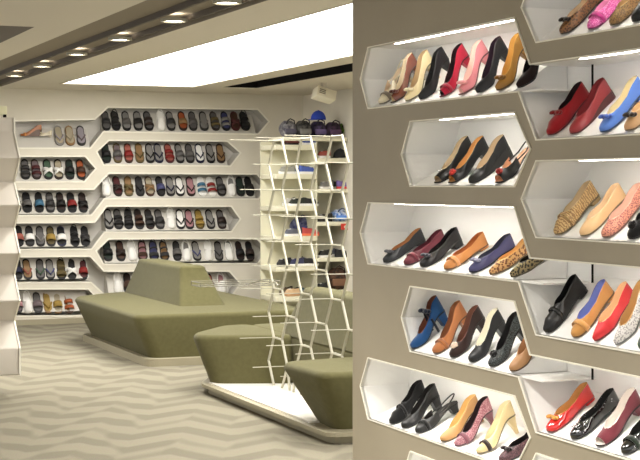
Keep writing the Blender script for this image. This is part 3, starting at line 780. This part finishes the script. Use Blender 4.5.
SN = [
 (309,159-14,(60,80,160),W_,'blue and white sneaker on the first board under the top',0,.18),
 (292,145,(120,52,44),(60,30,28),'small brown red sneaker under the top board',.1,.17),
 (287,174,(150,150,142),W_,'grey sneaker on the second board, beside the blue pair',0,.2),
 (307,174,(70,92,170),W_,'bright blue and white sneaker on the second board',PI,.2),
 (297,206,(52,62,52),W_,'dark green sneaker on the third board',0,.2),
 (311,206,(40,38,40),W_,'black and white sneaker on the third board',PI,.18),
 (293,236,(90,92,104),W_,'grey black running shoe on the fourth board',0,.22),
 (310,236,(184,70,66),(230,120,80),'red patterned sneaker with orange sole, fourth board',PI,.22),
 (284,266,(34,34,38),(60,60,60),'black sneaker nearest the shelf edge, fifth board',0,.17),
 (296,266,(48,50,84),W_,'navy running shoe on the fifth board beside black sneaker',0,.2),
 (310,266,(44,44,50),W_,'black running shoe with white sole on the fifth board',PI,.2),
 (293,296,(214,180,140),(190,150,110),'tan and white shoe low on the corner shelving',.2,.2),
 (309,296,(40,70,80),(30,40,40),'dark teal sneaker low on the corner shelving',PI,.2),
 (324,158,(150,70,60),W_,'brick red sneaker beside the black cap',0,.16),
 (326,189,(120,120,116),W_,'grey sneaker on the second board near the partition edge',0,.18),
 (344,189,(110,90,150),(210,60,60),'violet and pink sneaker with red sole near the partition edge',PI,.19),
 (324,222,(52,44,36),(30,28,26),'black brown trainer beside the blue holdall',0,.2),
 (325,258,(36,36,38),W_,'black trainer with white sole, left of the blue grey trainer',0,.17),
 (342,258,(32,32,36),(60,60,60),'black trainer close to the partition edge, above brown bag',PI,.18),
 (323,291,(40,42,44),(80,80,80),'charcoal sneaker left of the brown bag',0,.17),
 (301,174,(46,56,110),W_,'navy laced sneaker tucked behind the bright blue pair',.5,.18),
 (289,206,(190,186,178),W_,'off-white sneaker at the far shelf edge, third board',0,.16),
 (303,266,(210,206,200),W_,'white and grey trainer among black shoes, fifth board',.6,.2),
 (334,189,(60,58,58),W_,'dark grey trainer beside the violet and pink sneaker',0,.16),
 (333,222,(196,192,184),W_,'pale grey sneaker touching the blue holdall',.3,.16),
 (334,258,(80,84,96),W_,'blue grey trainer between the black trainers',.4,.17),
 (348,158,(206,202,196),W_,'white sneaker beside the black baseball cap',PI,.14),
 (300,145,(96,40,36),W_,'dark red sneaker in the middle under the top board',.4,.16),
 (286,296,(110,96,80),(90,80,60),'brown low shoe at the bottom corner of shelving',0,.16),
]
for i, (px, py, c, sc, lab, ang, L) in enumerate(SN):
    sneaker(px, py, c, sc, lab, ang, L, d=.07 if i < 20 else .30)
# bags
def bag(px, lev, w, h, dpt, col, lab, cat='bag', name='holdall_bag', d=.1, rgb2=None, flap=True, kind='noise'):
    p = on_y(px, 200, YS+d)
    r = thing(name, lab, cat, (p.x, YS+d+dpt/2, sz(lev)+.002))
    m = mat('bag_fabric', col, rough=.8, kind=kind, rgb2=rgb2 or tuple(int(v*.6) for v in col), scale=28)
    polys = []
    for f in [k/8 for k in range(9)]:
        e = math.sin(PI*min(.96, max(.06, f)))**.35; z = h*f
        polys.append([Vector((math.copysign(abs(math.cos(a))**.55, math.cos(a))*w/2*e, math.copysign(abs(math.sin(a))**.55, math.sin(a))*dpt/2*e, z+.006*math.sin(5*a+f*4))) for a in [2*PI*k/20 for k in range(20)]])
    zmin = min(q.z for q in polys[0])
    for q in polys[0]: q.z = 0
    b = BM(); loft(b, polys); body = obj('bag_body', b, m, r, smooth=True)
    b = BM(); tube(b, [(-w*.28,-dpt*.45,h*.8),(-w*.22,-dpt*.5,h*1.02),(0,-dpt*.4,h*1.14),(w*.22,-dpt*.5,h*1.02),(w*.28,-dpt*.45,h*.8)], .007, 6)
    obj('handle', b, mat('bag_trim', tuple(int(v*.5) for v in col), rough=.7), r, smooth=True)
    if flap:
        b = BM(); loft(b, [[Vector((x, y, z)) for x, z in ((-w*.38,h*.18),(w*.38,h*.18),(w*.38,h*.52),(-w*.38,h*.52))] for y in (-dpt*.5-.012, -dpt*.40)])
        obj('front_pocket', b, mat('bag_trim', tuple(int(min(255, v*1.2+10)) for v in col), rough=.7), r, bevel=.008)
    return r
bag(291, topy, .175, .18, .22, (60,58,70), 'black grey duffel bag at the shelf corner, on the top board', rgb2=(150,148,150))
bag(306, topy, .175, .18, .22, (92,90,86), 'grey patterned bag under the blue cap on the top board', rgb2=(30,30,32), d=.05)
bag(321, topy, .175, .18, .22, (86,72,110), 'purple bag beside the blue cap on the top board', rgb2=(40,36,52), d=.12)
bag(336, topy, .17, .17, .22, (62,40,66), 'dark plum bag on the top board nearest the green bag', rgb2=(34,24,38), d=.04)
bag(349, topy, .16, .19, .2, (110,150,60), 'lime green and black bag cut off by the partition', rgb2=(30,34,24), d=.1)
bag(303, 236, .26, .20, .14, (44,50,96), 'navy blue striped bag on the fourth board', rgb2=(120,124,160), d=.3)
bag(343, 222, .21, .13, .2, (70,112,180), 'bright blue and white holdall near the partition edge', rgb2=(226,232,240), d=.04)
bag(340, 291, .24, .24, .2, (96,66,46), 'brown and black satchel low on the shelving near the partition', name='satchel', rgb2=(44,36,30), d=.04)
# caps
def cap(pos, col, lab, s=1.0, rz=0):
    r = thing('baseball_cap', lab, 'cap', pos, (0,0,rz)); r.scale = (s,s,s)
    b = BM(); n = 20
    polys = [[Vector((math.cos(2*PI*k/n)*.092*math.cos(a), math.sin(2*PI*k/n)*.082*math.cos(a), .105*math.sin(a))) for k in range(n)] for a in (0,.3,.6,.9,1.2,1.5)]
    loft(b, polys); m = mat('cap_cloth', col, rough=.85); obj('crown', b, m, r, smooth=True)
    b = BM(); V = []
    for rr in (.8, 1.0, 1.4, 1.75):
        V.append([b.verts.new((-.09*rr*math.cos(a)-(0 if rr < 1.1 else .01), .078*math.sin(a)*(1 if rr < 1.3 else .93), .004-.012*(rr-1))) for a in [(-1.1+2.2*k/10) for k in range(11)]])
    for A, B in zip(V, V[1:]):
        for k in range(10): b.faces.new((A[k],A[k+1],B[k+1],B[k]))
    o = obj('brim', b, m, r, smooth=True); md = o.modifiers.new('s','SOLIDIFY'); md.thickness = .004
    b = BM(); ball(b, (0,0,.106), (.008,.008,.005), 8, 5); obj('button', b, m, r)
    return r
p = on_y(319, 200, YS+.16); cap((p.x, YS+.18, sz(topy)+.205), (44,70,178), 'royal blue baseball cap on top of the pile of bags', 1.0, .3)
p = on_y(341, 200, YS+.1); cap((p.x, YS+.12, sz(158)+.012), (34,34,36), 'black baseball cap on the board below the pile of bags', .95, .2)
# red price card hanging off a shelf board
b = BM(); p = on_y(345, 226, YS-.008); box(b, -.05, .05, -.003, .003, -.035, .035)
r = thing('price_card', 'small red sale card hanging from the board under the blue holdall', 'card', (p.x, YS-.006, sz(227)))
obj('card_sheet', b, mat('red_card', (206,60,44), .6), r)
b = BM(); box(b, -.012, .012, -.005, -.003, -.012, .004); box(b, -.004, .012, -.005, -.003, .004, .014); obj('card_print', b, mat('white_print', (240,226,220), .6), r)
# floodlight box under the ceiling
p = on_y(324, 88, 15.0)
r = thing('floodlight_box', 'cream tilted box fixture hanging below the ceiling near the corner', 'speaker', (p.x, 15.0, ZC-.02))
r.scale = (1.2,1.2,1.0)
b = BM(); box(b, -.02, .02, -.02, .02, -.09, .02); obj('bracket', b, M_ceil, r)
b = BM(); M = Matrix.Translation((0,0,-.11)) @ Matrix.Rotation(.32, 4, 'Y') @ Matrix.Rotation(-.35, 4, 'X')
bmesh.ops.create_cube(b, size=1, matrix=M @ Matrix.Diagonal((.19,.12,.12,1))); obj('casing', b, mat('cream_casing', (226,220,200), .5), r, bevel=.01)
b = BM()
for k in range(3): bmesh.ops.create_cube(b, size=1, matrix=M @ Matrix.Translation((-.045,-.061,.02-.02*k)) @ Matrix.Diagonal((.06,.004,.008,1)))
obj('grille', b, mat('grey_grille', (120,112,98), .6), r)

# wire tray hooked on the screen
r = thing('wire_tray', 'thin grey wire tray hanging from the honeycomb screen above the rear sofa', 'tray', (4.0, 11.4, .80))
b = BM()
for k in range(13): tube(b, [(-.40+.055*k, -.12, 0), (-.40+.055*k, .12, 0)], .002, 5)
for y in (-.12, .12): tube(b, [(-.40,y,0),(.26,y,0)], .003, 5); tube(b, [(-.40,y,.03),(.26,y,.03)], .003, 5)
for x in (-.40, .26):
    for z in (0,.03): tube(b, [(x,-.12,z),(x,.12,z)], .003, 5)
for x in (-.40, .26):
    for y in (-.12, .12): tube(b, [(x,y,0),(x,y,.03)], .003, 5)
obj('wire_grid', b, mat('grey_wire', (110,106,92), .4, metal=.5), r)
b = BM(); tube(b, [(0,-.12,.015),(0,-.4,.06),(0,-.72,.06)], .005, 6); tube(b, [(.0,-.72,.06),(0,-.76,.04)], .005, 6); obj('hook_arm', b, M_chrome, r)

# ------------------------------------------------------------ white stepped display stand, near side
zz = [2.10,1.994,1.793,1.615,1.444,1.273,1.087,.924,.738,.574,.388,.188]
yy = [0,    0,   -.21,  .0,  -.21, 0,  -.21,  0,  -.21,  0, -.21, -.21]
XG = 2.19; YG = 11.45
t = thing('display_stand', 'white stepped display stand with folded honeycomb shelves, cut by the picture edge', 'display stand', (XG-.6, YG, 0))
prof = list(zip(yy, zz)); b = BM()
pts = prof+[(.35, .188), (.35, 2.10)]
loft(b, [[Vector((x, y, z)) for y, z in pts] for x in (-.6, .6)])
obj('stepped_front', b, M_gond, t, bevel=.012, seg=3)
b = BM(); pr2 = [(y-.008, z) for y, z in prof]+[(.36,.188),(.36,2.10)]
ins = offset([(y, z) for y, z in pr2], -.02)
b1 = [Vector((.604, y, z)) for y, z in pr2]; b2_ = [Vector((.604, y, z)) for y, z in ins]
A = [b.verts.new(v) for v in b1]; B = [b.verts.new(v) for v in b2_]; A2 = [b.verts.new(v-Vector((.012,0,0))) for v in b1]
for k in range(len(A)):
    q = (k+1) % len(A); b.faces.new((A[k],A[q],B[q],B[k])); b.faces.new((A[k],A[q],A2[q],A2[k]))
obj('edge_trim', b, M_frame, t)
b = BM(); box(b, -.55, .36, .0, .32, 0, .19); obj('stand_base', b, M_trough, t)
r = thing('sign_holder', 'small cream clip holder on top of the stepped white stand', 'sign holder', (XG-.09, YG+.02, 2.10))
b = BM(); box(b, -.035, .035, -.012, .012, .02, .085); obj('holder_card', b, mat('cream_card', (226,222,186), .6), r, bevel=.003)
b = BM(); box(b, .01, .03, -.016, .016, 0, .022); obj('clip', b, M_dark, r)

# ------------------------------------------------------------ light
W = bpy.data.worlds.new('World'); bpy.context.scene.world = W; W.use_nodes = True
bg = W.node_tree.nodes['Background']; bg.inputs['Color'].default_value = (1, .985, .955, 1); bg.inputs['Strength'].default_value = .9
# unseen fill spots added at ceiling height to brighten the aisle and partition
for i, (x, y) in enumerate(((1.5,4.0),(1.5,5.4),(1.5,6.8),(1.0,13.5))):
    L = bpy.data.lights.new('aisle_fill_spot', 'SPOT'); L.energy = 400; L.spot_size = math.radians(112); L.spot_blend = 1; L.shadow_soft_size = .15; L.color = (1,.97,.92)
    o = bpy.data.objects.new('aisle_fill_spot', L); C.objects.link(o); o.location = (x, y, 2.66)

# ------------------------------------------------------------ camera
cd = bpy.data.cameras.new('Camera'); cam = bpy.data.objects.new('Camera', cd); C.objects.link(cam)
cam.location = (0, 0, CH); cam.rotation_euler = (PI/2, 0, -math.atan2(620.0, F))
cd.sensor_width = 36; cd.lens = F/640*36; cd.shift_y = -(230-HY)/640.0; cd.clip_end = 100
sc = bpy.context.scene; sc.camera = cam
sc.view_settings.view_transform = 'Standard'; sc.view_settings.look = 'None'; sc.view_settings.exposure = 0.38; sc.view_settings.gamma = 1
sc.view_settings.use_curve_mapping = False
